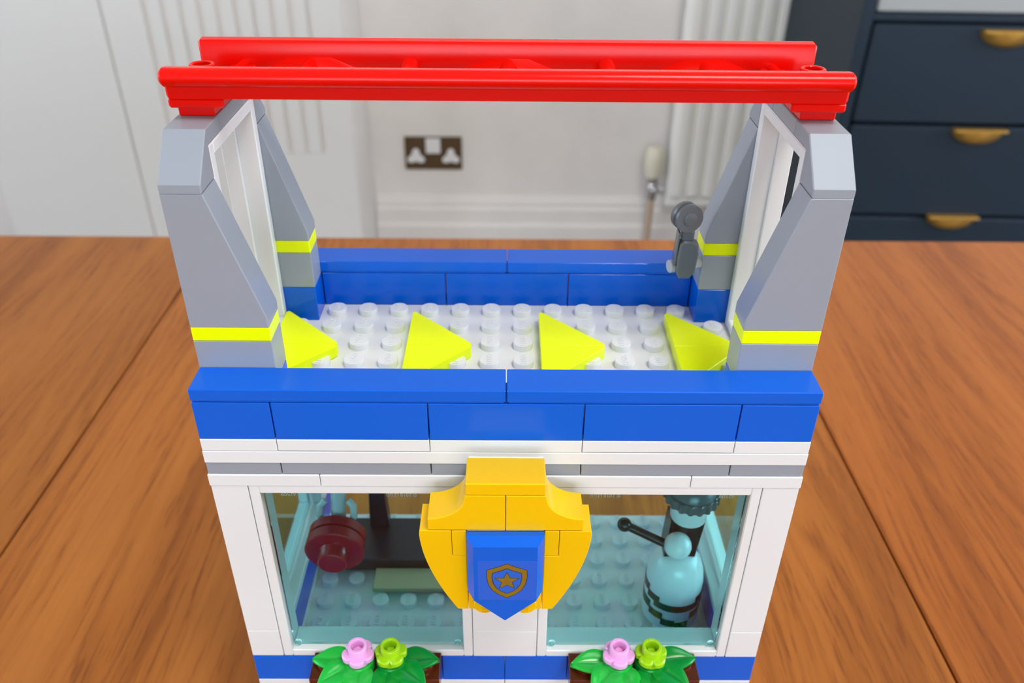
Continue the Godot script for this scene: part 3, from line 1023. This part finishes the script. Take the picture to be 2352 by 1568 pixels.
func leaf_shape() -> ArrayMesh:
	# a pointed leaf along +z from the origin, cupped, with a groove for the midrib and a vein to each side
	var s := Shape.new()
	var nu := 16
	var nv := 12
	var grid := []
	for side in 2:
		var rows := []
		for i in nu + 1:
			var u := float(i) / nu
			var half := 3.8 * pow(sin(PI * pow(u, 0.8)), 0.75) * (1.0 - 0.12 * u) if u < 1.0 else 0.0
			half = maxf(half, 1.9 * (1.0 - u * 2.5)) if u < 0.4 else half
			var row := []
			for j in nv + 1:
				var w := -1.0 + 2.0 * j / nv
				var x := half * w
				var y := 0.75 * w * w * sin(PI * u) + 0.9 * sin(u * PI * 0.75) - 0.6 * exp(-pow(w * 6.5, 2)) * sin(PI * minf(1.0, u * 1.1))
				y -= 0.45 * pow(absf(w), 6.0)
				if side == 1: y -= 1.35 - 0.9 * pow(absf(w), 6.0)
				row.append(V(x, y, 0.6 + 11.2 * u))
			rows.append(row)
		grid.append(rows)
	var nrm := func(rows: Array, i: int, j: int, up: float) -> Vector3:
		var a: Vector3 = rows[mini(i + 1, nu)][j]; var b: Vector3 = rows[maxi(i - 1, 0)][j]
		var c: Vector3 = rows[i][mini(j + 1, nv)]; var d: Vector3 = rows[i][maxi(j - 1, 0)]
		var g := (a - b).cross(c - d)
		if g.length() < 1e-6: return Vector3(0, up, 0)
		g = g.normalized()
		return g if g.y * up > 0 else -g
	for side in 2:
		var rows: Array = grid[side]
		var up := 1.0 if side == 0 else -1.0
		for i in nu:
			for j in nv:
				var a: Vector3 = rows[i][j]; var b: Vector3 = rows[i][j + 1]; var c: Vector3 = rows[i + 1][j + 1]; var d: Vector3 = rows[i + 1][j]
				var na: Vector3 = nrm.call(rows, i, j, up); var nb: Vector3 = nrm.call(rows, i, j + 1, up)
				var nc: Vector3 = nrm.call(rows, i + 1, j + 1, up); var nd: Vector3 = nrm.call(rows, i + 1, j, up)
				s.tri(a, b, c, na, nb, nc)
				if a.distance_to(d) > 1e-6 and c.distance_to(d) > 1e-6: s.tri(a, c, d, na, nc, nd)
	for i in nu:
		for j in [0, nv]:
			var a: Vector3 = grid[0][i][j]; var b: Vector3 = grid[0][i + 1][j]; var c: Vector3 = grid[1][i + 1][j]; var d: Vector3 = grid[1][i][j]
			s.quad(a, b, c, d, V(-1 if j == 0 else 1, 0, 0))
	return s.mesh(MM)

func flower_shape() -> ArrayMesh:
	var s := Shape.new()
	s.lathe(P2([[0.0, 0.0], [2.9, 0.0], [3.1, 1.4], [2.9, 2.0]]), Vector3.ZERO, 24)
	var o := []
	for i in 50:
		var w := TAU * i / 50
		var k := absf(sin(2.5 * w))
		o.append(Vector2(cos(w), sin(w)) * (3.05 + 0.95 * pow(k, 0.45)))
	s.prism(o, 1, 1.0, 2.8, 0.35)
	s.lathe(P2([[2.4, 2.6], [2.4, 4.9], [2.25, 5.1], [1.7, 5.1], [1.55, 4.9], [1.45, 3.9]]), Vector3.ZERO, 24)
	# pentagonal hollow tapering inwards
	s.lathe(P2([[1.55, 4.95], [1.25, 3.6], [1.2, 2.9]]), Vector3.ZERO, 24)
	s.lathe(P2([[1.25, 3.4], [1.25, 2.95], [0.0, 2.92]]), Vector3.ZERO, 5)
	return s.mesh(MM)

func planter(B: Node3D, x: float) -> void:
	var from := V(x, -84.8, 4)
	var r := holder("planter", (from - BASE) * MM, B)
	tag(r, "flower box of leaves and two flowers under a window")
	var s := Shape.new()
	s.box(V(x - 15.95, -88.0, 0.02), V(x + 15.95, -81.6, 8), 0.2)
	part("box", s, M.brown, r, from)
	for k: float in [-12.0, -4.0, 4.0, 12.0]:
		put("stud", stud_mesh, M.brown, r, (V(x + k, -81.6, 4) - from) * MM)
	var leaf := leaf_shape()
	var flower := flower_shape()
	for d: float in [-1.0, 1.0]:
		var mat: Material = M.leaf if d < 0 else M.leaf_dark
		var c := V(x + d * 4.0, -79.6, 4)
		s = Shape.new()
		s.lathe(P2([[0.0, -2.0], [3.7, -2.0], [3.7, 0.6], [3.5, 0.9], [0.0, 0.9]]), c, 24)
		part("leaf_base", s, mat, r, from)
		var turns := [[-92.0, -0.2], [-50.0, 0.35], [6.0, 0.1]] if d < 0 else [[92.0, -0.2], [50.0, 0.35], [-6.0, 0.1]]
		if x > 0: turns = [[-86.0, -0.2], [-36.0, 0.35], [14.0, 0.1]] if d < 0 else [[96.0, -0.2], [46.0, 0.35], [-4.0, 0.1]]
		for t in turns:
			var l := put("leaf", leaf, mat, r, (c + V(0, t[1] - 0.2, 0) - from) * MM)
			l.rotation.y = deg_to_rad(t[0])
		var fl := put("flower", flower, M.pink if d < 0 else M.lime, r, (c + V(0, 0.9, 0) - from) * MM)
		fl.rotation.y = deg_to_rad(20.0 if d < 0 else 55.0)

# ---------------------------------------------------------------- things inside the upper room
func W(x: float, y: float, z: float) -> Vector3:
	return Vector3(x * MM, TOP + y * MM, z * MM)

func inside() -> void:
	# white domed machine with a lever
	var from := V(47, -94.3, -25)
	var r := holder("toy_machine", W(47, -94.3, -25))
	tag(r, "white domed toy machine with black lever and gear cap behind the blue pane", "toy machine")
	var s := Shape.new()
	s.lathe(P2([[0.0, -94.3], [7.6, -94.3], [7.9, -94.0], [7.9, -83.0], [7.8, -79.6], [7.3, -76.4], [6.3, -73.6], [5.0, -71.6], [3.6, -70.6], [0.0, -70.3]]), V(47, 0, -25), 36)
	part("dome", s, M.white, r, from)
	for b in [[40, 140, -86.6, -84.2], [20, 52, -84.9, -82.4], [128, 160, -84.9, -82.4], [-40, 24, -83.2, -80.6], [156, 220, -83.2, -80.6], [30, 62, -90.2, -87.6], [118, 150, -90.6, -88.0], [64, 92, -93.4, -90.6], [-40, 34, -89.0, -86.0], [148, 220, -89.0, -86.0], [92, 120, -92.4, -90.0]]:
		s = Shape.new()
		s.lathe(P2([[7.7, b[2]], [8.0, b[2]], [8.0, b[3]], [7.7, b[3]]]), V(47, 0, -25), 12, deg_to_rad(b[0]), deg_to_rad(b[1]))
		part("dark_band", s, M.black, r, from)
	s = Shape.new()
	s.prism(P2([[42.6, -71.0], [51.0, -71.0], [52.2, -58.0], [43.2, -58.0]]), 2, -29, -22.6, 0.3)
	part("bracket", s, M.black, r, from)
	s = Shape.new()
	s.ball(V(45.0, -63.4, -19.6), 3.6)
	part("knob", s, M.white, r, from)
	s = Shape.new()
	s.tube([V(45.6, -66.0, -20.6), V(31.2, -58.8, -22.4)], 1.15)
	s.ball(V(31.0, -58.7, -22.4), 1.9)
	part("lever", s, M.black, r, from)
	s = Shape.new()
	s.lathe(P2([[0.0, -58.0], [4.6, -58.0], [4.8, -57.6], [4.8, -51.5], [0.0, -51.5]]), V(48, 0, -25), 24)
	part("neck", s, M.white, r, from)
	s = Shape.new()
	var o := []
	for i in 72:
		var w := TAU * i / 72
		o.append(Vector2(48 + cos(w) * (6.7 + (0.55 if i % 4 < 2 else 0.0)), -25 + sin(w) * (6.7 + (0.55 if i % 4 < 2 else 0.0))))
	s.prism(o, 1, -51.5, -48.6, 0.2)
	s.lathe(P2([[6.2, -48.7], [5.6, -46.6], [4.2, -45.2], [0.0, -44.6]]), V(48, 0, -25), 24)
	s.tube([V(43, -46.5, -25), V(35.5, -45.6, -27)], 0.9)
	s.ball(V(35.4, -45.6, -27), 1.4)
	part("gear_cap", s, M.dark_grey, r, from)

	# dark red round piece on a hanging grey bar
	from = V(-42, -25.6, -33)
	r = holder("hanging_bell", W(-42, -25.6, -33))
	tag(r, "dark red round toy piece with a knob, hanging on a grey bar", "toy bell")
	s = Shape.new()
	s.x = Transform3D(Basis(Vector3.RIGHT, PI / 2 + 0.12), V(-45.4, -68.0, -24.5))
	s.lathe(P2([[0.0, -3.4], [7.4, -3.4], [7.7, -3.1], [7.7, -0.5], [7.2, -0.3], [7.2, 0.1], [7.8, 0.3], [7.9, 3.0], [7.6, 3.3], [4.1, 3.35], [4.0, 3.5], [3.9, 6.6], [3.6, 6.9], [0.0, 6.9]]), Vector3.ZERO, 36)
	part("bell", s, M.dark_red, r, from)
	s = Shape.new()
	s.tube([V(-45.2, -66.0, -28.5), V(-44.6, -56.0, -30.5), V(-43.4, -44.0, -32.5), V(-42.0, -25.7, -34.0)], 2.0)
	part("bar", s, M.light_grey, r, from)
	for d: float in [-1.0, 1.0]:
		s = Shape.new()
		s.tube([V(-45.2 + d * 3.2, -66, -28.6), V(-45.2 + d * 4.6, -61.5, -28.2), V(-45.0 + d * 4.4, -58.4, -28.6), V(-45.0 + d * 3.0, -57.2, -29.4)], 0.95)
		part("clip_arm", s, M.light_grey, r, from)

	# dark bench with a tall post
	from = V(-28, -94.3, -46)
	r = holder("toy_bench", W(-28, -94.3, -46))
	tag(r, "dark navy toy bench with a tall post seen through the window", "toy bench")
	s = Shape.new()
	s.box(V(-53, -94.3, -56), V(-4.5, -89.6, -38.5), 0.3)
	part("seat", s, M.navy, r, from)
	s = Shape.new()
	s.prism(P2([[-42, -89.6], [-36, -89.6], [-37.4, -60], [-37.4, -40], [-40.6, -40], [-40.6, -60]]), 2, -56, -52, 0.2)
	part("post", s, M.navy, r, from)
	r = holder("floor_tile", W(-22, -94.3, -34.2))
	tag(r, "smooth tan toy floor tile before the dark bench", "toy tile")
	s = Shape.new()
	s.box(V(-38.5, -94.3, -38.2), V(-4.5, -92.6, -30.4), 0.2)
	part("tile", s, M.tan, r, V(-22, -94.3, -34.2))
	r = holder("grille_tile", W(52, -94.3, -17))
	tag(r, "grey toy grille tile at the foot of the domed machine", "toy tile")
	s = Shape.new()
	s.box(V(47.5, -94.3, -16.4), V(55.4, -93.6, -8.6), 0.1)
	for k in 4: s.box(V(47.6 + k * 2.05, -93.7, -16.3), V(48.8 + k * 2.05, -91.9, -8.7), 0.1)
	part("grille", s, M.light_grey, r, V(52, -94.3, -17))
